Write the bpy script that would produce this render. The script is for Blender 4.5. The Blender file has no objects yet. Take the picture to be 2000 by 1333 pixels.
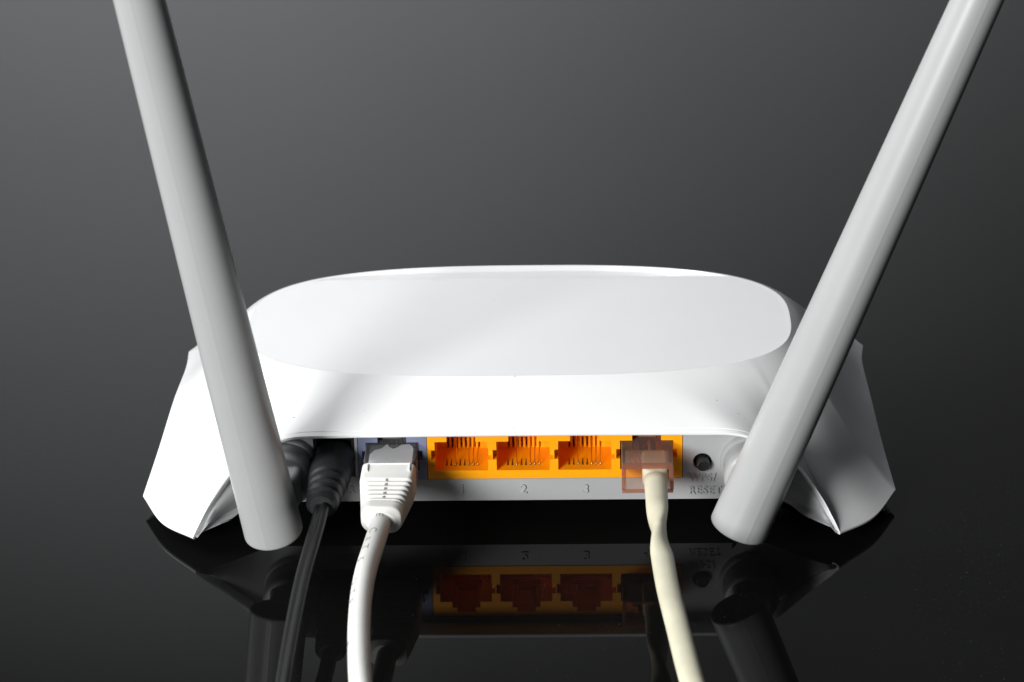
import bpy, bmesh, math, random
from math import sin, cos, radians, pi, sqrt, copysign
from mathutils import Vector, Matrix, noise
random.seed(3)
C = bpy.context.scene.collection
MM = 0.001

# ------------------------------------------------------------------ camera
FOC = 100.0
F = FOC / 36 * 2000
PITCH, YAW, ROLL = radians(25.3), radians(2.0), radians(1.4)
Rz = Matrix.Rotation(YAW, 3, 'Z')
cd = Rz @ Vector((0, cos(PITCH), -sin(PITCH)))
cu = Rz @ Vector((0, sin(PITCH), cos(PITCH)))
cr = Rz @ Vector((1, 0, 0))
DIST = 650.0
yy = -(1021 - 666.5) / F * DIST
CAM = -(DIST * cd + yy * cu) - cr * (DIST * sin(ROLL) * 354.5 / F)
def px(x, v, Y=None, Z=None):
    """a point of the place, found from where it is seen and its depth or height (mm)"""
    X, Yp = x - 1000, v - 666.5
    sx = X * cos(ROLL) - Yp * sin(ROLL); sy = X * sin(ROLL) + Yp * cos(ROLL)
    w = cr * (sx / F) - cu * (sy / F) + cd
    t = (Y - CAM.y) / w.y if Y is not None else (Z - CAM.z) / w.z
    return CAM + w * t
cam = bpy.data.cameras.new('camera'); co = bpy.data.objects.new('camera', cam); C.objects.link(co)
cam.lens = FOC; cam.sensor_width = 36; cam.clip_start = 0.01; cam.clip_end = 50
# roll: world vertical leans clockwise in the picture
r2 = cr * cos(ROLL) + cu * -sin(ROLL) * -1 * -1
r2 = (cr * cos(ROLL) - cu * sin(ROLL)); u2 = (cu * cos(ROLL) + cr * sin(ROLL))
M3 = Matrix((r2, u2, -cd)).transposed()
co.matrix_world = Matrix.Translation(CAM * MM) @ M3.to_4x4()
cam.dof.use_dof = True; cam.dof.focus_distance = 0.640; cam.dof.aperture_fstop = 32
sc = bpy.context.scene; sc.camera = co

# ------------------------------------------------------------------ light
w = bpy.data.worlds.new('World'); sc.world = w; w.use_nodes = True
w.node_tree.nodes['Background'].inputs[0].default_value = (0.75, 0.85, 1, 1)
w.node_tree.nodes['Background'].inputs[1].default_value = 0.02
sc.view_settings.view_transform = 'Standard'; sc.view_settings.look = 'None'
sc.view_settings.exposure = 0
def area(name, loc, target, sx, sy, power, col=(1, 1, 1)):
    l = bpy.data.lights.new(name, 'AREA'); l.shape = 'RECTANGLE'; l.size = sx * MM; l.size_y = sy * MM
    l.energy = power; l.color = col
    o = bpy.data.objects.new(name, l); C.objects.link(o)
    o.location = Vector(loc) * MM
    o.rotation_euler = (Vector(target) - Vector(loc)).to_track_quat('-Z', 'Y').to_euler()
    return o
area('key_softbox', (-460, -760, 310), (0, 0, 20), 290, 290, 12.6, (1, 0.99, 0.97))
area('overhead_softbox', (-720, 140, 560), (-20, 40, 20), 640, 640, 9.3, (1, 1, 1))
bl = area('backdrop_lamp', (-200, 330, 700), (-250, 1000, 130), 200, 160, 3.0, (0.96, 0.99, 1))
bl.data.spread = radians(84)

# ------------------------------------------------------------------ materials
def mat(name, col, rough=0.4, metal=0, trans=0, ior=1.5, coat=0, bump=0, bscale=2000, spec=0.5, var=0, vscale=60, specks=0, sss=0):
    m = bpy.data.materials.new(name); m.use_nodes = True
    nt = m.node_tree; b = nt.nodes['Principled BSDF']
    b.inputs['Base Color'].default_value = (*col, 1); b.inputs['Roughness'].default_value = rough
    b.inputs['Metallic'].default_value = metal; b.inputs['Transmission Weight'].default_value = trans
    b.inputs['IOR'].default_value = ior; b.inputs['Coat Weight'].default_value = coat
    b.inputs['Specular IOR Level'].default_value = spec
    if sss:
        b.inputs['Subsurface Weight'].default_value = sss; b.inputs['Subsurface Radius'].default_value = (1, .5, .25)
        b.inputs['Subsurface Scale'].default_value = 0.001
    tc = nt.nodes.new('ShaderNodeTexCoord')
    if bump:
        n = nt.nodes.new('ShaderNodeTexNoise'); n.inputs['Scale'].default_value = bscale; n.inputs['Detail'].default_value = 4
        nt.links.new(tc.outputs['Object'], n.inputs['Vector'])
        bp = nt.nodes.new('ShaderNodeBump'); bp.inputs['Strength'].default_value = bump; bp.inputs['Distance'].default_value = 0.0001
        nt.links.new(n.outputs['Fac'], bp.inputs['Height']); nt.links.new(bp.outputs['Normal'], b.inputs['Normal'])
    if var or specks:
        n = nt.nodes.new('ShaderNodeTexNoise'); n.inputs['Scale'].default_value = vscale; n.inputs['Detail'].default_value = 5
        nt.links.new(tc.outputs['Object'], n.inputs['Vector'])
        r = nt.nodes.new('ShaderNodeMapRange'); r.inputs['From Min'].default_value = .3; r.inputs['From Max'].default_value = .7
        r.inputs['To Min'].default_value = 1 - var; r.inputs['To Max'].default_value = 1
        nt.links.new(n.outputs['Fac'], r.inputs['Value'])
        mx = nt.nodes.new('ShaderNodeMix'); mx.data_type = 'RGBA'; mx.blend_type = 'MULTIPLY'; mx.inputs[0].default_value = 1
        mx.inputs[6].default_value = (*col, 1); nt.links.new(r.outputs[0], mx.inputs[7])
        out = mx.outputs[2]
        if specks:
            vo = nt.nodes.new('ShaderNodeTexVoronoi'); vo.inputs['Scale'].default_value = specks
            vo.inputs['Randomness'].default_value = 1
            nt.links.new(tc.outputs['Object'], vo.inputs['Vector'])
            # only some cells carry a speck
            cr_ = nt.nodes.new('ShaderNodeSeparateColor'); nt.links.new(vo.outputs['Color'], cr_.inputs[0])
            sz = nt.nodes.new('ShaderNodeMapRange'); sz.inputs['From Min'].default_value = .72; sz.inputs['From Max'].default_value = 1
            sz.inputs['To Min'].default_value = 0; sz.inputs['To Max'].default_value = .06
            nt.links.new(cr_.outputs[0], sz.inputs['Value'])
            lt = nt.nodes.new('ShaderNodeMath'); lt.operation = 'LESS_THAN'
            nt.links.new(vo.outputs['Distance'], lt.inputs[0]); nt.links.new(sz.outputs[0], lt.inputs[1])
            mx2 = nt.nodes.new('ShaderNodeMix'); mx2.data_type = 'RGBA'
            nt.links.new(lt.outputs[0], mx2.inputs[0]); nt.links.new(out, mx2.inputs[6])
            mx2.inputs[7].default_value = (col[0] * .5, col[1] * .5, col[2] * .48, 1)
            out = mx2.outputs[2]
        nt.links.new(out, b.inputs['Base Color'])
    return m
M = dict(
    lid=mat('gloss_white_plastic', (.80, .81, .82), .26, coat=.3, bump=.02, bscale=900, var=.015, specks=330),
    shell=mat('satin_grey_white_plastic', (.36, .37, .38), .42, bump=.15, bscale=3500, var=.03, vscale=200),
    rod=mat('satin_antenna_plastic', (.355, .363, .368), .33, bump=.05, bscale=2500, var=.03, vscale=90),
    orange=mat('orange_plastic', (.95, .37, .0), .42, bump=.06, bscale=3000, sss=.15),
    blue=mat('grey_blue_plastic', (.17, .19, .30), .45, bump=.06, bscale=3000),
    black=mat('black_plastic', (.018, .019, .02), .38, bump=.3, bscale=1800, var=.3, vscale=500),
    rubber=mat('black_rubber', (.013, .014, .0155), .5, spec=.3, bump=.6, bscale=1500, var=.4, vscale=700),
    cordblack=mat('black_cord_vinyl', (.005, .0053, .0058), .42, spec=.3, bump=.15, bscale=900, var=.4, vscale=900),
    dark=mat('slot_shade_brown', (.05, .02, .008), .6),  # dark brown standing in for the shade inside the contact slots
    gold=mat('gold_contact', (.9, .68, .35), .25, metal=1),
    clear=mat('clear_plastic', (.93, .95, .97), .08, trans=.82, ior=1.35),
    pink=mat('tinted_clear_plastic', (.98, .88, .84), .09, trans=.8, ior=1.32),
    white=mat('white_pvc', (.72, .72, .70), .42, bump=.1, bscale=1200, var=.03, vscale=300),
    whitein=mat('milky_white_pvc', (.93, .94, .95), .5),
    cream=mat('cream_pvc', (.62, .60, .46), .42, bump=.12, bscale=700, var=.12, vscale=160, specks=500),
    print=mat('grey_print_and_dimple_shade', (.25, .25, .25), .5),  # ink of the cable lettering, also the painted shade of boot dimples
    wblue=mat('blue_wire', (.12, .17, .26), .4), wor=mat('orange_wire', (.75, .2, .07), .4), wwh=mat('pale_wire', (.65, .62, .6), .4),
)
def clear_mat(name, tint, body, rough, base_fac, absorb, dens):
    m = bpy.data.materials.new(name); m.use_nodes = True; nt = m.node_tree; b = nt.nodes['Principled BSDF']
    b.inputs['Base Color'].default_value = (*body, 1); b.inputs['Roughness'].default_value = rough; b.inputs['IOR'].default_value = 1.5
    t = nt.nodes.new('ShaderNodeBsdfTransparent'); t.inputs[0].default_value = (*tint, 1)
    lw = nt.nodes.new('ShaderNodeLayerWeight'); lw.inputs[0].default_value = .5
    f = nt.nodes.new('ShaderNodeMath'); f.operation = 'POWER'; f.inputs[1].default_value = 4.5; nt.links.new(lw.outputs['Facing'], f.inputs[0])
    a = nt.nodes.new('ShaderNodeMath'); a.operation = 'ADD'; a.use_clamp = True; a.inputs[1].default_value = base_fac
    mx = nt.nodes.new('ShaderNodeMixShader'); nt.links.new(f.outputs[0], a.inputs[0]); nt.links.new(a.outputs[0], mx.inputs[0])
    nt.links.new(t.outputs[0], mx.inputs[1]); nt.links.new(b.outputs[0], mx.inputs[2])
    nt.links.new(mx.outputs[0], nt.nodes['Material Output'].inputs[0])
    va = nt.nodes.new('ShaderNodeVolumeAbsorption'); va.inputs[0].default_value = (*absorb, 1); va.inputs[1].default_value = dens
    nt.links.new(va.outputs[0], nt.nodes['Material Output'].inputs[1]); return m
M['clear'] = clear_mat('clear_plastic', (.99, .99, .99), (.7, .71, .73), .06, .05, (.5, .53, .56), 50)
M['pink'] = clear_mat('tinted_clear_plastic', (.98, .95, .93), (.80, .60, .50), .06, .085, (.80, .58, .47), 260)
M['pinkrim'] = clear_mat('tinted_plastic_edge', (.88, .70, .62), (.50, .27, .19), .08, .22, (.7, .4, .3), 500)
M['clearrim'] = clear_mat('clear_plastic_edge', (.85, .86, .88), (.5, .52, .54), .06, .15, (.5, .5, .5), 200)
# table: black acrylic with a trace of dust
tm = mat('black_acrylic', (.004, .0042, .0045), .02, ior=1.22, bump=0)
nt = tm.node_tree; b = nt.nodes['Principled BSDF']
tc = nt.nodes.new('ShaderNodeTexCoord'); n1 = nt.nodes.new('ShaderNodeTexNoise'); n1.inputs['Scale'].default_value = 1800; n1.inputs['Detail'].default_value = 3
n2 = nt.nodes.new('ShaderNodeTexNoise'); n2.inputs['Scale'].default_value = 14; n2.inputs['Detail'].default_value = 4
for n in (n1, n2): nt.links.new(tc.outputs['Object'], n.inputs['Vector'])
ra = nt.nodes.new('ShaderNodeMapRange'); ra.inputs['From Min'].default_value = .66; ra.inputs['From Max'].default_value = .78; ra.inputs['To Max'].default_value = 1
nt.links.new(n1.outputs['Fac'], ra.inputs['Value'])
rb = nt.nodes.new('ShaderNodeMapRange'); rb.inputs['From Min'].default_value = .5; rb.inputs['From Max'].default_value = .7; rb.inputs['To Max'].default_value = .10
nt.links.new(n2.outputs['Fac'], rb.inputs['Value'])
mu = nt.nodes.new('ShaderNodeMath'); mu.operation = 'MULTIPLY'; nt.links.new(ra.outputs[0], mu.inputs[0]); nt.links.new(rb.outputs[0], mu.inputs[1])
ad = nt.nodes.new('ShaderNodeMath'); ad.operation = 'ADD'; nt.links.new(mu.outputs[0], ad.inputs[0]); ad.inputs[1].default_value = .004
nt.links.new(ad.outputs[0], b.inputs['Base Color'])
wallm = mat('matt_grey_paint', (.5, .51, .52), .9, bump=.2, bscale=80, var=.03, vscale=8)

# ------------------------------------------------------------------ helpers
def obj(name, bm, m, parent=None, smooth=35, bevel=0, seg=2, label=None):
    bmesh.ops.recalc_face_normals(bm, faces=bm.faces)
    off = Vector(parent['org']) if parent is not None and 'org' in parent else Vector((0, 0, 0))
    for v in bm.verts: v.co = (v.co - off) * MM
    me = bpy.data.meshes.new(name); bm.to_mesh(me); bm.free()
    for p in me.polygons: p.use_smooth = True
    me.set_sharp_from_angle(angle=radians(smooth))
    me.materials.append(m)
    o = bpy.data.objects.new(name, me); C.objects.link(o)
    if parent is not None: o.parent = parent; o['org'] = tuple(off)
    if label: o['label'] = label
    if bevel:
        bv = o.modifiers.new('bevel', 'BEVEL'); bv.width = bevel * MM; bv.segments = seg; bv.limit_method = 'ANGLE'; bv.angle_limit = radians(40)
        bv.harden_normals = True
    return o
def thing(name, label, cat, loc, group=None):
    o = bpy.data.objects.new(name, None); C.objects.link(o); o.empty_display_size = .02
    o.location = Vector(loc) * MM; o['org'] = tuple(loc); o['label'] = label; o['category'] = cat
    if group: o['group'] = group
    return o
def box(bm, x0, x1, y0, y1, z0, z1, mtx=None):
    vs = [bm.verts.new((x, y, z)) for x in (x0, x1) for y in (y0, y1) for z in (z0, z1)]
    if mtx: 
        for v in vs: v.co = mtx @ v.co
    for f in ((0, 1, 3, 2), (4, 6, 7, 5), (0, 4, 5, 1), (2, 3, 7, 6), (0, 2, 6, 4), (1, 5, 7, 3)): bm.faces.new([vs[i] for i in f])
    return vs
def loft(bm, rings, closed=True, cap0=True, cap1=True):
    R = [[bm.verts.new(p) for p in r] for r in rings]
    n = len(R[0])
    for a, b2 in zip(R, R[1:]):
        for i in range(n if closed else n - 1):
            j = (i + 1) % n
            bm.faces.new((a[i], a[j], b2[j], b2[i]))
    if cap0: bm.faces.new(R[0])
    if cap1: bm.faces.new(R[-1])
    return R
def cr_(p, q, r, s, t):
    return 0.5 * ((2 * q) + (r - p) * t + (2 * p - 5 * q + 4 * r - s) * t * t + (3 * q - p - 3 * r + s) * t ** 3)
def spline(pts, n):
    """n samples per span, Catmull-Rom; ends extrapolated"""
    P = [Vector(p) for p in pts]; P = [P[0] * 2 - P[1]] + P + [P[-1] * 2 - P[-2]]
    out = []
    for k in range(1, len(P) - 2):
        for i in range(n): out.append(cr_(P[k - 1], P[k], P[k + 1], P[k + 2], i / n))
    out.append(P[-2].copy()); return out
def frames(path, up=Vector((0, 0, 1))):
    fr = []
    for i, p in enumerate(path):
        t = (path[min(i + 1, len(path) - 1)] - path[max(i - 1, 0)]).normalized()
        s = t.cross(up).normalized(); fr.append((p, t, s, s.cross(t).normalized()))
    return fr
def sweep(bm, path, prof, up=Vector((0, 0, 1)), caps=True):
    """prof(u, k) -> list of (side, up) offsets"""
    fr = frames(path, up); rings = []
    for k, (p, t, s, n) in enumerate(fr):
        rings.append([p + s * a + n * b2 for a, b2 in prof(k / (len(fr) - 1), k)])
    return loft(bm, rings, cap0=caps, cap1=caps)
def circ(r, n=24, ry=None, rot=0):
    ry = ry or r
    out = []
    for i in range(n):
        a = 2 * pi * i / n; x, y = r * cos(a), ry * sin(a)
        out.append((x * cos(rot) - y * sin(rot), x * sin(rot) + y * cos(rot)))
    return out
def rrect(hw, hh, r, n=5):
    out = []
    for cx, cy, a0 in ((hw - r, hh - r, 0), (-hw + r, hh - r, 90), (-hw + r, -hh + r, 180), (hw - r, -hh + r, 270)):
        for i in range(n + 1):
            a = radians(a0 + 90 * i / n); out.append((cx + r * cos(a), cy + r * sin(a)))
    return out
def lathe_y(bm, cx, cz, prof, n=40, caps=True):
    rings = [[Vector((cx + r * cos(2 * pi * i / n), y, cz + r * sin(2 * pi * i / n))) for i in range(n)] for y, r in prof]
    return loft(bm, rings, cap0=caps, cap1=caps)
def relief(bm, xs, zs, depth, y0, ybk, sgn=1):
    """block whose front (y=y0) is a grid of cells, each sunk by depth(i,j); closed at the back (ybk)"""
    nx, nz = len(xs) - 1, len(zs) - 1
    D = [[y0 + sgn * depth(i, j) for j in range(nz)] for i in range(nx)]
    def q(a): bm.faces.new([bm.verts.new(p) for p in a])
    for i in range(nx):
        for j in range(nz):
            x0, x1, z0, z1, d = xs[i], xs[i + 1], zs[j], zs[j + 1], D[i][j]
            q(((x0, d, z0), (x1, d, z0), (x1, d, z1), (x0, d, z1)))
            q(((x0, ybk, z0), (x0, ybk, z1), (x1, ybk, z1), (x1, ybk, z0)))
            for (ii, jj, e) in ((i + 1, j, ((x1, z0), (x1, z1))), (i, j + 1, ((x1, z1), (x0, z1)))):
                dn = D[ii][jj] if ii < nx and jj < nz else ybk
                if abs(dn - d) > 1e-6: q(((e[0][0], d, e[0][1]), (e[0][0], dn, e[0][1]), (e[1][0], dn, e[1][1]), (e[1][0], d, e[1][1])))
            if i == 0: q(((x0, d, z0), (x0, ybk, z0), (x0, ybk, z1), (x0, d, z1)))
            if j == 0: q(((x0, d, z0), (x1, d, z0), (x1, ybk, z0), (x0, ybk, z0)))
    bmesh.ops.remove_doubles(bm, verts=bm.verts, dist=1e-4)
    bmesh.ops.delete(bm, geom=[f for f in bm.faces if f.calc_area() < 1e-8], context='FACES')

# ------------------------------------------------------------------ surface and backdrop
bm = bmesh.new(); box(bm, -1200, 1200, -900, 700, -8, 0)
t = obj('table_top', bm, tm); t['kind'] = 'structure'
bm = bmesh.new(); box(bm, -2200, 2200, 1000, 1040, -400, 1800)
t = obj('wall', bm, wallm); t['kind'] = 'structure'

# ------------------------------------------------------------------ router
XC = -0.8
router = thing('wifi_router', 'white two-antenna wifi router seen from its port side on black glossy table', 'router', (XC, 45, 0))

# lid edge, right half, rear centre -> front centre
EDGE = [[(0, -7, 26.3), (20, -7, 26.3), (40, -7, 26.2), (50.5, -7, 25.7), (58.5, -7, 22.0), (63.4, -7, 17.7), (68.0, -9.4, 11.8), (70.8, -12.4, 7.4), (72.3, -14.2, 4.7)],
        [(72.3, -14.2, 4.7), (80.6, -5.2, 3.7), (86.7, 7.5, 3.7)],
        [(86.7, 7.5, 3.7), (85.0, 24, 7.5), (83.8, 44, 10.5), (84.0, 66, 8), (85.8, 84, 4)],
        [(85.8, 84, 4), (80, 96, 4), (72, 104, 4.6)],
        [(72, 104, 4.6), (64, 100, 10), (52, 98.5, 14), (30, 99, 15), (0, 99.5, 15)]]
# matching angle on the plate outline (deg, superellipse parameter) per control point
PANG = [[-90, -86.6, -77, -67, -55, -47, -42, -39.5, -38], [-38, -27, -18], [-18, -9, 4, 17, 30], [30, 38, 46], [46, 54, 66, 80, 90]]
NS = [6, 12, 8, 10, 6]
PA, PB, PYC, PN = 64.6, 34.2, 42.8, 2.9
def plate_pt(a, s=1.0, dz=0.0):
    a = radians(a)
    c, s_ = cos(a), sin(a)
    x = copysign(abs(c) ** (2 / PN), c); y = copysign(abs(s_) ** (2 / PN), s_)
    X, Y = PA * x * s, PYC + PB * y * s
    return Vector((X, Y, plate_z(X, Y) + dz))
def plate_z(X, Y): return 33.0 - (Y - 8.6) * 0.040 - 0.00012 * X * X
def wrapped(seq):
    """half list -> full closed loop (right half then mirrored left half)"""
    return seq + [Vector((-p.x, p.y, p.z)) for p in reversed(seq[1:-1])]
edge, ang = [], []
for g, a, n in zip(EDGE, PANG, NS):
    e = spline(g, n); aa = spline([(q, 0, 0) for q in a], n)
    if edge: e, aa = e[1:], aa[1:]
    edge += e; ang += [q.x for q in aa]
NH = len(edge)
SL = [i / 14 for i in range(1, 13)] + [.895, .918, .926, .936, .944, .97, 1.0]
def lid_col(B, a):
    """profile from plate rim to lid edge"""
    A = plate_pt(a)
    rad = Vector((B.x - A.x, B.y - A.y, 0)); L = max(rad.length, 1e-3); rn = rad / L
    drop = A.z - B.z
    k = max(0, min(1, (drop - 6) / 18)); k = k * k * (3 - 2 * k)
    T0 = Vector((rn.x * L, rn.y * L, -drop * (1.0 - .35 * k)))
    T1 = Vector((rn.x * L * (.9 + .3 * k), rn.y * L * (.9 + .3 * k), -drop * (1.05 - .15 * k)))
    out = []
    for s in SL:
        h0, h1, h2, h3 = 2 * s**3 - 3 * s**2 + 1, s**3 - 2 * s**2 + s, -2 * s**3 + 3 * s**2, s**3 - s**2
        p = A * h0 + T0 * h1 + B * h2 + T1 * h3
        if s in (.926, .936) and drop < 9: p.z -= .13
        out.append(p)
    return out, rn
cols = [lid_col(B, a) for B, a in zip(edge, ang)]
rings = []
# plate interior: centre fan -> rings
FAR0 = 68.6
def plate_in(a, s):
    p = plate_pt(a, s)
    return p
plate_rings = []
for s in (.02, .2, .4, .6, .72, .78, .83, .87, .91, .945, .968, .980): plate_rings.append(wrapped([plate_in(a, s) for a in ang]))
rimring = [plate_pt(a, .986, .02 if 1 else 0) for a in ang]
rim2 = [plate_pt(a, .995, .02) for a in ang]
bm = bmesh.new()
allr = plate_rings + [wrapped(rimring), wrapped(rim2)]
for i in range(len(SL)): allr.append(wrapped([c[0][i] for c in cols]))
# rounded lip, underside and inner wall
def inset(k, ins, dz):
    B, rn = edge[k], cols[k][1]
    return Vector((B.x - rn.x * ins, B.y - rn.y * ins, B.z + dz))
for ins, dz in ((-.02, -.35), (.15, -.62), (.45, -.75), (1.5, -.75)):
    allr.append(wrapped([inset(k, ins, dz) for k in range(NH)]))
def under(k):
    B = edge[k]; p = inset(k, 2.6, -.5)
    if B.y < 0 and B.x < 72.3:
        f = max(0, min(1, (B.x - 50) / 16)); q = Vector((B.x, 1.2, B.z + .3)); p = q.lerp(p, f)
    return p
allr.append(wrapped([under(k) for k in range(NH)]))
for r in allr:
    for p in r: p.x += XC
loft(bm, allr, cap0=True, cap1=False)
# far part of the plate falls away behind a straight crease, inside a thin rim
inner = [f for f in bm.faces if all(v.index < 0 or True for v in f.verts) and max(((v.co.x - XC) / PA) ** 2 * 0 + abs((v.co.x - XC) / PA) ** PN + abs((v.co.y - PYC) / PB) ** PN for v in f.verts) < .9849 ** PN + .0005 and f.calc_center_median().z > 28]
gs = set(inner) | {e for f in inner for e in f.edges} | {v for f in inner for v in f.verts}
bmesh.ops.bisect_plane(bm, geom=list(gs), plane_co=(0, FAR0, 0), plane_no=(0, 1, 0), dist=1e-5)
for v in bm.verts:
    q = abs((v.co.x - XC) / PA) ** PN + abs((v.co.y - PYC) / PB) ** PN
    if v.co.y > FAR0 and q < .983 ** PN and v.co.z > 28: v.co.z -= (v.co.y - FAR0) * .2
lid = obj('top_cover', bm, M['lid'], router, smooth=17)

# base shell: side wall behind the lid edge and flat bottom
BOT = [[(0, 0, 5.8), (20, 0, 5.8), (40, 0, 5.8), (50.5, 0, 5.8), (57, 0, 5.8), (61.8, -1, 5.8), (66.6, -5.8, 5.6), (69.5, -11, 5.2), (71.4, -13.0, 4.8)],
       [(71.4, -13.0, 4.8), (79.0, -3.8, 4.6), (84.5, 8.2, 4.6)],
       [(84.5, 8.2, 4.6), (81.5, 24, 5.4), (79, 44, 5.8), (79.5, 64, 5.6), (83.0, 83, 4.8)],
       [(83.0, 83, 4.8), (78, 94.2, 4.8), (71.5, 101.5, 5)],
       [(71.5, 101.5, 5), (64, 97.5, 5.6), (52, 96, 5.8), (30, 96.5, 5.8), (0, 97, 5.8)]]
bot = []
for g, n in zip(BOT, NS):
    e = spline(g, n); bot += e[1:] if bot else e
def walltop(k):
    B, rn = edge[k], cols[k][1]; p = Vector((B.x - rn.x * 2.2, B.y - rn.y * 2.2, B.z - .35))
    if B.y < 0:
        f = max(0, min(1, (B.x - 50) / 20)); p.y = (1 - f) * 0 + f * p.y if B.x < 72.3 else p.y
    return p
top = [walltop(k) for k in range(NH)]
bm = bmesh.new()
r_in = [Vector((p.x * .93, 45 + (p.y - 45) * .93, 5.2)) for p in bot]
wr = [top] + [[top[k].lerp(bot[k], s) + Vector((0, -1.6 * sin(pi * s) * max(0, min(1, (bot[k].x - 56) / 6)) * (bot[k].y < 0), 0)) for k in range(NH)] for s in (.25, .5, .75, .92)] + [bot]
wr += [r_in, [Vector((p.x * .02, 45 + (p.y - 45) * .02, 5.2)) for p in bot]]
WR = [wrapped(r) for r in wr]
for r in WR:
    for p in r: p.x += XC
R = [[bm.verts.new(p) for p in r] for r in WR]
n = len(R[0]); PX = 48.0
for ri, (a, b2) in enumerate(zip(R, R[1:])):
    for i in range(n):
        j = (i + 1) % n
        flat = ri < 5 and all(abs(v.co.x - XC) < 50.01 and abs(v.co.y) < 3.4 for v in (a[i], a[j], b2[i], b2[j]))
        if flat: continue
        bm.faces.new((a[i], a[j], b2[j], b2[i]))
bm.faces.new(R[-1])
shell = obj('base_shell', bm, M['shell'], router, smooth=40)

# rear panel with its openings
XL, XR = -50 + XC, 50 + XC
pow_x0, pow_x1 = px(613, 890, Y=0).x, px(693, 890, Y=0).x
wan_x0 = px(700, 890, Y=0).x; wl = px(834.5, 890, Y=0).x; lan_x1 = px(1332.5, 890, Y=0).x
print('panel', pow_x0, pow_x1, wan_x0, wl, lan_x1)
ZB = 11.45
bc = px(1372, 903, Y=0); bcx, bcz = bc.x, bc.z + .1; br = 2.05
xs = [XL, pow_x0, pow_x1, wan_x0 - .15, lan_x1 + .15, bcx - 4, bcx + 4, XR]
zs = [5.8, ZB - .15, 12.1, bcz - 3, bcz + 4, 22.1, 25.0, 27.4]
zs = sorted(zs)
bm = bmesh.new()
def hole(x, z):
    return (pow_x0 < x < pow_x1 and 12.1 < z < 22.1) or (wan_x0 - .15 < x < lan_x1 + .15 and ZB - .15 < z < 25) or (abs(x - bcx) < 4 and bcz - 3 < z < bcz + 4)
PT = 1.6
for i in range(len(xs) - 1):
    for j in range(len(zs) - 1):
        cx, cz = (xs[i] + xs[i + 1]) / 2, (zs[j] + zs[j + 1]) / 2
        if hole(cx, cz): continue
        bm.faces.new([bm.verts.new(p) for p in ((xs[i], 0, zs[j]), (xs[i + 1], 0, zs[j]), (xs[i + 1], 0, zs[j + 1]), (xs[i], 0, zs[j + 1]))])
# round hole for the button
N = 48; inner, outer = [], []
sq = []
for k in range(N):
    a = 2 * pi * k / N; dx, dz = cos(a), sin(a)
    s = min(4 / abs(dx) if abs(dx) > 1e-6 else 1e9, (4 if dz > 0 else 3) / abs(dz) if abs(dz) > 1e-6 else 1e9)
    sq.append(Vector((bcx + dx * s, 0, bcz + dz * s)))
ci = [[Vector((bcx + r * cos(2 * pi * k / N), y, bcz + r * sin(2 * pi * k / N))) for k in range(N)] for r, y in ((br + .15, 0), (br, .15), (br, 2.4))]
loft(bm, [sq] + ci, cap0=False, cap1=False)
# corner slivers of the square
for sx, sz in ((1, 4), (-1, 4), (-1, -3), (1, -3)):
    c = Vector((bcx + 4 * sx, 0, bcz + sz))
    near = sorted(sq, key=lambda p: (p - c).length)[:2]
    if min((p - c).length for p in near) > 1e-3: bm.faces.new([bm.verts.new(p) for p in (near[0], c, near[1])])
# returns of the openings
for x0, x1, z0, z1 in ((pow_x0, pow_x1, 12.1, 22.1), (wan_x0 - .15, lan_x1 + .15, ZB - .15, 25)):
    for a, b2 in (((x0, z0), (x1, z0)), ((x1, z0), (x1, z1)), ((x1, z1), (x0, z1)), ((x0, z1), (x0, z0))):
        bm.faces.new([bm.verts.new(p) for p in ((a[0], 0, a[1]), (b2[0], 0, b2[1]), (b2[0], PT, b2[1]), (a[0], PT, a[1]))])
bmesh.ops.remove_doubles(bm, verts=bm.verts, dist=1e-4)
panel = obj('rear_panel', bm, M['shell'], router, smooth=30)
# embossed lettering
def text_mesh(s, size, ext, bev=0.0, space=1.0):
    cu_ = bpy.data.curves.new('t', 'FONT'); cu_.body = s; cu_.size = size; cu_.extrude = ext; cu_.bevel_depth = bev
    cu_.bevel_resolution = 1; cu_.align_x = 'CENTER'; cu_.resolution_u = 4;  cu_.space_character = space
    o = bpy.data.objects.new('t', cu_); C.objects.link(o)
    dg = bpy.context.evaluated_depsgraph_get(); dg.update()
    me = bpy.data.meshes.new_from_object(o.evaluated_get(dg)); bpy.data.objects.remove(o); bpy.data.curves.remove(cu_)
    bm = bmesh.new(); bm.from_mesh(me); bpy.data.meshes.remove(me); return bm
def emboss(name, s, x, z, size, space=1.0, squeeze=1.0):
    bm = text_mesh(s, size, .26, .04, space)
    for v in bm.verts: v.co = Vector((x + v.co.x * squeeze, -.06 - v.co.z, z + v.co.y))
    return obj(name, bm, M['shell'], panel, smooth=30)
for k, s in enumerate('1234'):
    q = px((903, 1022.5, 1144, 1264)[k], 955 - k * .5, Y=0)
    emboss('port_number', s, q.x, q.z - 1.05, 3.15)
emboss('socket_lettering', 'POWER', px(656, 960, Y=0).x, px(656, 954, Y=0).z - 1.0, 2.6, 1.2, .85)
emboss('button_lettering', 'WPS/', px(1371, 932, Y=0).x, px(1371, 931, Y=0).z - 1.0, 2.75, 1.22, .86)
emboss('button_lettering', 'RESET', px(1377, 956, Y=0).x, px(1377, 956, Y=0).z - 1.0, 2.75, 1.22, .86)

# reset button
bm = bmesh.new(); lathe_y(bm, bcx, bcz, [(9, br), (3.4, br), (3.4, .1)], caps=True)
obj('button_well', bm, M['black'], panel)
bm = bmesh.new(); lathe_y(bm, bcx + .1, bcz - .1, [(3.5, 1.5), (-1.5, 1.5), (-1.85, 1.35), (-1.9, 1.15), (-1.6, .9), (-1.6, .1)], n=32)
obj('reset_button', bm, M['black'], router, smooth=30)

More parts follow.
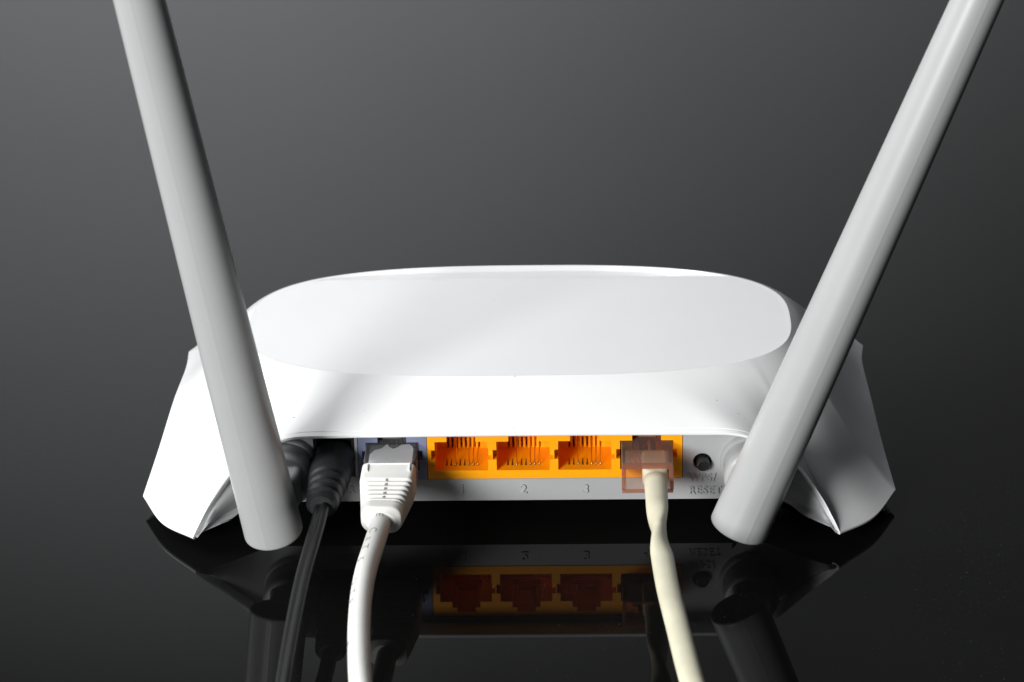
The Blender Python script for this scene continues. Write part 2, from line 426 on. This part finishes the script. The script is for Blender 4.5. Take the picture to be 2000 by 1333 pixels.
# power socket
bm = bmesh.new()
xm, zm = (pow_x0 + pow_x1) / 2, 17.1
relief(bm, [pow_x0 + .1, pow_x0 + .8, pow_x1 - .8, pow_x1 - .1], [12.2, 12.9, 21.3, 22.0], lambda i, j: 3.0 if i == 1 and j == 1 else .3, 0.1, 12)
sock = obj('power_socket', bm, M['black'], router, bevel=.12)
bm = bmesh.new(); lathe_y(bm, xm, zm, [(3.2, 3.4), (-.5, 3.4), (-.5, 2.8), (3, 2.8)], caps=False); obj('socket_barrel', bm, M['black'], sock)

# port blocks: depth per cell
def port_block(name, x0, x1, centres, m):
    zf, ze0, ze1, zw, z1, z2, zt = 13.55, 16.3, 18.7, 20.85, 22.4, 23.6, 24.6
    cuts = {x0, x1}
    for c in centres:
        for d in (6.85, 6.0, 3.25, 2.15): cuts |= {c - d, c + d}
        for k in range(8): cuts |= {c - 3.57 + k * 1.02 - .24, c - 3.57 + k * 1.02 + .24}
    xs = sorted(cuts); xs = [xs[0]] + [b2 for a, b2 in zip(xs, xs[1:]) if b2 - a > 1e-3]
    zs = [ZB, zf, ze0, ze1, zw, z1, z2, zt]
    def dep(i, j):
        x = (xs[i] + xs[i + 1]) / 2; z = (zs[j] + zs[j + 1]) / 2
        c = min(centres, key=lambda q: abs(q - x)); d = abs(x - c)
        if z < zf or z > z2: return 0
        slot = any(abs(x - (c - 3.57 + k * 1.02)) < .24 for k in range(8))
        if z < zw and d < 6.0: return 11.2 if not (slot and z < ze0) else 13.5
        if ze0 < z < ze1 and d < 6.85: return 2.2
        if zw < z < z1 and d < 3.25: return 10.5
        if z1 < z < z2 and d < 2.15: return 10
        return 0
    bm = bmesh.new(); relief(bm, xs, zs, dep, -.12, 16)
    blk = obj(name, bm, m, router, smooth=30)
    return blk
def port_inside(blk, c, m, pins):
    for k in range(8):
        x = c - 3.57 + k * 1.02
        bm = bmesh.new()
        y0, y1 = 2.3, 5.6
        pts = [(x - .2, y0), (x + .2, y0), (x + .05, y1), (x - .05, y1)]
        lo = [bm.verts.new((a, y, 13.5)) for a, y in pts]; hi = [bm.verts.new((a, y, 13.59)) for a, y in pts]
        bm.faces.new(hi)
        for i in range(4): bm.faces.new((lo[i], lo[(i + 1) % 4], hi[(i + 1) % 4], hi[i]))
        obj('contact_slot_shade', bm, M['dark'], blk)  # dark wedge lying on the floor, painted shade of a groove
        if k in pins:
            bm = bmesh.new()
            path = spline([(x, 2.4, 13.6), (x, 3.0, 14.3), (x, 5.5, 15.9), (x, 9.0, 18.0), (x, 10.9, 19.4)], 4)
            sweep(bm, path, lambda u, k_: circ(.13, 8), up=Vector((1, 0, 0)))
            obj('contact_spring', bm, M['gold'], blk)
lan = port_block('lan_port_block', wl + .05, lan_x1, [px(x, 900, Y=0).x for x in (901.5, 1021.8, 1142.2, 1263)], M['orange'])
LC = [px(x, 900, Y=0).x for x in (901.5, 1021.8, 1142.2, 1263)]
for c in LC[:4]: port_inside(lan, c, M['orange'], (2, 5, 6, 7))
WC = px(767, 900, Y=0).x
wan = port_block('wan_port_block', wan_x0, wl - .08, [WC], M['blue'])
port_inside(wan, WC, M['blue'], (2, 5, 6, 7))

# rubber feet
for sx, sy in ((-62, 12), (62, 12), (-62, 84), (62, 84)):
    bm = bmesh.new()
    rings = [[Vector((XC + sx + r * cos(2 * pi * i / 24), sy + r * sin(2 * pi * i / 24), z)) for i in range(24)] for r, z in ((4, 5.4), (4, .4), (3.6, 0.02))]
    loft(bm, rings); obj('rubber_foot', bm, M['rubber'], router)

# antennas
def antenna(side, base, tip, hx, hz, label):
    """base: centre of the rod's lower end, tip: centre of its top (mm)"""
    base, tip = Vector(base), Vector(tip); ax = (tip - base).normalized()
    s = ax.cross(Vector((0, -1, 0))).normalized(); nrm = s.cross(ax).normalized()   # nrm ~ towards the camera
    if nrm.y > 0: nrm = -nrm
    L = (tip - base).length
    R0, R1 = 6.55, 4.75
    def r_at(l): return R0 + (R1 - R0) * min(1, l / 150)
    rings = []
    NN = 180
    seam = [radians(-90 + 14 * side), radians(90)]
    def ring(l, sc_=1.0):
        r = r_at(l) * sc_; out = []
        for i in range(NN):
            a = 2 * pi * i / NN
            q = r
            if abs((a - seam_a + pi) % (2 * pi) - pi) < radians(2.2): q += .035
            out.append(base + ax * l + (s * cos(a) + nrm * sin(a)) * q)
        return out
    seam_a = radians(90 - 10 * side)
    for l, k in ((9, .3), (8.5, .80), (.2, .86), (0, .88), (0, .94), (.1, .975), (.3, .993), (.6, 1), (1.0, 1)): 
        if k > 0: rings.append(ring(l, k))
    for i in range(1, 41): rings.append(ring(1 + (L - 3) * i / 40))
    for a in (30, 60, 85): rings.append(ring(L - 2 + 2 * sin(radians(a)), max(.05, cos(radians(a)) * .6 + .4)))
    bm = bmesh.new(); loft(bm, rings)
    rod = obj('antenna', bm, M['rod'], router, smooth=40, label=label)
    # hinge: boss on the shell, turning collar, neck into the rod
    bm = bmesh.new(); lathe_y(bm, hx, hz, [(4, 7.1), (-1.2, 7.1), (-1.9, 6.95), (-2.2, 6.7), (-2.2, 4)]); obj('hinge_boss', bm, M['shell'], rod)
    bm = bmesh.new(); lathe_y(bm, hx, hz, [(-2.0, 5.9), (-2.7, 5.9), (-2.7, 6.5), (-8.6, 6.5), (-9.2, 6.2), (-9.4, 5.9), (-9.4, 3)]); obj('hinge_collar', bm, M['rod'], rod)
    # pivot fork: neck block between collar and rod, round ended
    pc = base + ax * 6.5
    bm = bmesh.new(); 
    mid = [(hx, -9.0, hz), (hx, -12, hz), (pc.x * .5 + hx * .5, -15, pc.z * .5 + hz * .5), (pc.x, pc.y + 3, pc.z)]
    sweep(bm, spline(mid, 5), lambda u, k_: rrect(4.6 - u * .8, 4.4 - u * .6, 1.6)); obj('hinge_neck', bm, M['rod'], rod)
    return rod
hl = (-52.8, 15.6); hr = (52.3, 15.4)
bL = px(535, 1040, Y=-21.5); tL = px(272, 0, Y=-45)
bR = px(1442, 1032, Y=-21.5); tR = px(1909, 0, Y=-24)
print('ant', bL, tL, bR, tR)
def ext(b_, t_, L): return b_ + (t_ - b_).normalized() * L
antenna(-1, bL, ext(bL, tL, 178), hl[0], hl[1], 'left antenna, upright and leaning outward to the left')
antenna(1, bR, ext(bR, tR, 178), hr[0], hr[1], 'right antenna, leaning further outward to the right')

# ------------------------------------------------------------------ cables
def along(path, s):
    """point and frame at arc length s"""
    acc = 0
    for a, b2 in zip(path, path[1:]):
        d = (b2 - a).length
        if acc + d >= s: return a.lerp(b2, (s - acc) / d), (b2 - a).normalized()
        acc += d
    return path[-1], (path[-1] - path[-2]).normalized()

def rj45(parent, c, y_out, m, z0=14.0, w=11.6, h=6.7, cav=True, rim=False):
    """clear modular plug: body with a cavity for the cable, latch on top"""
    bm = bmesh.new(); hw = w / 2
    xs = [c - hw, c - hw + .9, c + hw - .9, c + hw]; zs = [z0, z0 + 1.0, z0 + h - 1.0, z0 + h]
    relief(bm, xs, zs, lambda i, j: 9.5 if (i == 1 and j == 1 and cav) else 0, y_out, 9.5)
    body = obj('plug_body', bm, m, parent, smooth=30, bevel=.22, seg=2)
    if rim:
        for n_, (a0, a1, c0, c1) in enumerate(((c - hw + .02, c + hw - .02, z0 + h - .75, z0 + h + .12), (c - hw - .08, c - hw + .75, z0 + .7, z0 + h - .7), (c + hw - .75, c + hw + .08, z0 + .7, z0 + h - .7), (c - hw + .02, c + hw - .02, z0 - .08, z0 + .7))):
            bm = bmesh.new(); box(bm, a0, a1, y_out - .25, y_out + (1.3 if n_ == 0 else .5), c0, c1)
            obj('plug_rim', bm, M['pinkrim'], body, bevel=.15)
    # latch: springs from the inserted end, runs back over the body
    bm = bmesh.new(); z = z0 + h
    prof = [(8.8, z + .02, .6, 2.9), (7.5, z + .9, .9, 2.9), (4.2, z + 1.9, 1.0, 2.9), (2.4, z + 2.1, 1.0, 2.9), (2.3, z + 2.1, 1.0, 1.95), (-1.2, z + 2.4, .9, 1.95), (-2.6, z + 2.3, .8, 1.95)]
    loft(bm, [[Vector((c - hwid, y, zz)), Vector((c + hwid, y, zz)), Vector((c + hwid, y, zz + th)), Vector((c - hwid, y, zz + th))] for y, zz, th, hwid in prof])
    obj('latch_tab', bm, m, parent, smooth=30, bevel=.1)
    for k in range(8):
        x = c - 3.57 + k * 1.02; bm = bmesh.new(); box(bm, x - .15, x + .15, 6.6, 9.0, z0 - .02, z0 + 2.6)
        obj('plug_contact', bm, M['gold'], body)
    return body

def print_on(bm_text, path, r, s0, ang0, frm, flip=1):
    """wrap a flat text mesh on a cable: text x runs along, text y runs around"""
    for v in bm_text.verts:
        p, t_ = along(path, s0 + v.co.x)
        s = t_.cross(Vector((0, 0, 1))).normalized(); n = s.cross(t_).normalized()
        a = ang0 + flip * v.co.y / r
        v.co = p + (s * sin(a) + n * cos(a)) * (r + .02 + v.co.z)

# --- white network cable in the grey-blue port
end = px(743, 1021, Z=16.8)
wc = thing('network_cable', 'white round network cable with ribbed boot plugged into the grey-blue port', 'cable', (WC, -12, 0), 'network cables in the ports')
rj45(wc, WC, -8.4, M['clear'], w=11.6, cav=True)
bm = bmesh.new()
outl = [(-4.85, -10.6), (-4.85, -3.2), (-3.9, -1.2), (-2.3, -.2), (-1.2, 1.8), (-.7, .4), (.3, -.6), (1.3, .2), (2.0, 1.4), (3.8, 1.6), (4.5, .6), (4.85, -.8), (4.85, -10.6)]
lo = [bm.verts.new((WC + a, y, 15.2)) for a, y in outl]; hi = [bm.verts.new((WC + a, y, 19.5)) for a, y in outl]
bm.faces.new(lo); bm.faces.new(hi)
for i in range(len(lo)): j = (i + 1) % len(lo); bm.faces.new((lo[i], lo[j], hi[j], hi[i]))
obj('boot_insert', bm, M['whitein'], wc, smooth=30)
pa = Vector((WC, -10.6, 17.3)); 
bpath = spline([pa, pa.lerp(end, .35), pa.lerp(end, .7) + Vector((.1, 0, .1)), end], 30)
nb = len(bpath) - 1
def bprof(u, k):
    hw = 5.95 - .2 * u if u < .3 else 5.89 - (u - .3) * 2.3
    hh = 3.75 - .4 * u
    rr = 1.0 + 2.1 * max(0, (u - .15)) 
    if u > .93: sgl = (u - .93) / .07; hw -= 1.1 * sgl; hh -= .9 * sgl; 
    out = rrect(hw, hh, min(rr, hh - .1, hw - .1), 6)
    if .30 < u < .80:
        ph = (u - .30) / .50 * 5.5
        g = .5 - .5 * cos(2 * pi * ph)
        res = []
        for a, b2 in out:
            cen = min(1, abs(a) / .7)      # spine without ribs down the middle
            res.append((a * (1 - .05 * g), b2 * (1 - (.22 * g * (.2 + .8 * cen)))))
        out = res
    return out
bm = bmesh.new(); sweep(bm, bpath, bprof); boot = obj('strain_relief_boot', bm, M['white'], wc, smooth=45)
# raised frame round the recess on top of the boot
for (a0, a1, b0, b1) in ((-4.9, 4.9, 0, .45), (-4.9, -4.45, .45, 3.4), (4.45, 4.9, .45, 3.4)):
    bm = bmesh.new(); box(bm, WC + a0, WC + a1, -10.6 - b1, -10.6 - b0, 20.8, 21.28); obj('boot_frame', bm, M['white'], boot, bevel=.12)
for k in range(5):
    u = .34 + k * .095; q = bpath[int(u * nb)]
    bm = bmesh.new(); box(bm, q.x - .05, q.x + .35, q.y - .16, q.y + .16, q.z + 3.2, q.z + 3.75 - .4 * u + .05); obj('boot_dimple_shade', bm, M['print'], boot)  # grey block just proud of the boot, its colour painting a dimple's shade
Zc = 16.9
wpts = [end + (pa - end).normalized() * 5, px(740, 1034, Z=Zc), px(730, 1066, Z=Zc + .4), px(716, 1110, Z=Zc + .8), px(707, 1155, Z=Zc + 1.2), px(702.5, 1200, Z=Zc + 1.6), px(701, 1250, Z=Zc + 2), px(704, 1333, Z=Zc + 2)]
tail = [px(716, 1420, Z=Zc - .5), px(728, 1500, Z=11), px(742, 1600, Z=2.6), px(770, 1740, Z=2.5), px(830, 1900, Z=2.5)]
wpath = spline(wpts + tail, 10)
WR_ = 2.3
bm = bmesh.new(); sweep(bm, wpath, lambda u, k: circ(WR_, 32)); jac = obj('cable_jacket', bm, M['white'], wc, smooth=60)
# grey print, read along the cable: letters stand across it
s_end = (wpts[1] - wpts[0]).length
for word, s0, a0 in (('E', 5.6, .0), ('C', 13.0, .22), ('a', 16.8, .36), ('T', 20.6, .48), ('5', 26.0, .6), ('U', 35.5, .78), ('T', 39.6, .88), ('P', 43.4, .98), ('4', 60, 1.2)):
    tb = text_mesh(word, 2.3, 0, 0, 1)
    bmesh.ops.subdivide_edges(tb, edges=[e for e in tb.edges if e.calc_length() > .4], cuts=2)
    for v in tb.verts: v.co.y -= .8; v.co.x *= 1.5
    print_on(tb, wpath, WR_, s0, a0, None, -1)
    obj('cable_lettering', tb, M['print'], jac)

# --- cream network cable in port 4
LX = px(1264, 900, Y=-6).x
cc = thing('network_cable', 'cream flat twisted network cable in a clear plug pushed into orange port 4', 'cable', (LX, -12, 0), 'network cables in the ports')
rj45(cc, LX, -12.0, M['pink'], w=11.4, rim=True)
Zk = 16.9
cpts = [Vector((LX + 1.6, -1.5, 17.0)), Vector((LX + 1.6, -7, 16.9)), px(1281, 948, Z=Zk), px(1284, 1000, Z=Zk), px(1287, 1035, Z=Zk), px(1289.5, 1062, Z=Zk), px(1294, 1090, Z=Zk), px(1305, 1150, Z=Zk), px(1324, 1225, Z=Zk), px(1352, 1333, Z=Zk),
        px(1385, 1430, Z=15), px(1415, 1520, Z=9), px(1440, 1610, Z=2.2), px(1470, 1740, Z=2.1), px(1480, 1900, Z=2.1)]
cpath = spline(cpts, 10)
def cprof(u, k):
    s = k / 10
    # flat section: turned on edge near the fourth point, flat again after the fifth
    if s < 1.6: return rrect(2.75, 2.05, .7, 7)
    rot = radians(90) * max(0, min(1, (s - 2.6) / 1.4))
    if s > 4.2: rot = radians(90) + radians(90) * min(1, (s - 4.2) / 1.8)
    if s > 6: rot = radians(180) + radians(10) * min(1, (s - 6) / 3)
    f = min(1, max(0, (s - 1.6) / 1.0)); a, b2 = 2.65 - .2 * f, 2.0 - .35 * f
    return circ(a, 32, b2, -rot)
bm = bmesh.new(); sweep(bm, cpath, cprof); cj = obj('cable_jacket', bm, M['cream'], cc, smooth=60)
for (x0, x1, m_) in ((-1.6, -1.2, 'wblue'), (.9, 1.0, 'wwh'), (1.6, 1.7, 'wblue'), (2.6, 2.3, 'wor'), (3.1, 2.9, 'wor')):
    bm = bmesh.new(); sweep(bm, spline([(LX + x1 + .3, -2.2, 17.4), (LX + x0, 1.5, 17.3), (LX + x0 - .2, 8.5, 16.2)], 6), lambda u, k: circ(.42, 10)); obj('inner_wire', bm, M[m_], cc)

# --- black power cable
pe = px(628, 990, Y=-26)
pb = Vector((xm + .1, 2.4, 17.0))
pc_ = thing('power_cable', 'black twin-lead power cable with ribbed round plug in the square power socket', 'cable', (pb.x, -12, 0))
print('pwr', pe)
ppath = spline([pb, pb.lerp(pe, .33), pb.lerp(pe, .66), pe], 30); npp = len(ppath) - 1
def pprof(u, k):
    r = 4.75 if u < .45 else 4.75 - (u - .45) * 2.4
    if u < .08: r -= (.08 - u) * 8
    for c in (.60, .73, .86):
        d = abs(u - c)
        if d < .032: r -= .55 * (.5 + .5 * cos(pi * d / .032))
    if u > .96: r -= (u - .96) * 20
    return [(a * 1.0, b2 * (.92)) for a, b2 in circ(r, 40)]
bm = bmesh.new(); sweep(bm, ppath, pprof); obj('plug_grip', bm, M['rubber'], pc_, smooth=40)
bm = bmesh.new(); lathe_y(bm, xm, zm, [(3.3, 2.5), (-.2, 2.5)]) ; obj('plug_barrel', bm, M['gold'], pc_)
kp = [pe + (pb - pe).normalized() * 2] + [px(x, v, Z=z) for x, v, z in ((621, 1022, pe.z - .1), (609, 1065, 18.3), (591, 1130, 18.0), (576, 1200, 17.8), (563, 1270, 17.5), (553, 1333, 17),
      (543, 1410, 15), (533, 1500, 9), (522, 1600, 1.6), (500, 1740, 1.3), (470, 1900, 1.3))]
kpath = spline(kp, 10)
def kprof(u, k):
    tw = radians(-20 + 6 * sin(k * .07)); out = []
    nn = 20
    for cx, a0 in ((.8, -125), (-.8, 55)):
        for i in range(nn + 1):
            a = radians(a0 + 250 * i / nn); x, y = cx + 0.95 * cos(a), 0.95 * sin(a)
            out.append((x * cos(tw) - y * sin(tw), x * sin(tw) + y * cos(tw)))
    return out
bm = bmesh.new(); sweep(bm, kpath, kprof); obj('cord', bm, M['cordblack'], pc_, smooth=60)
for o in C.objects:
    if 'org' in o: del o['org']
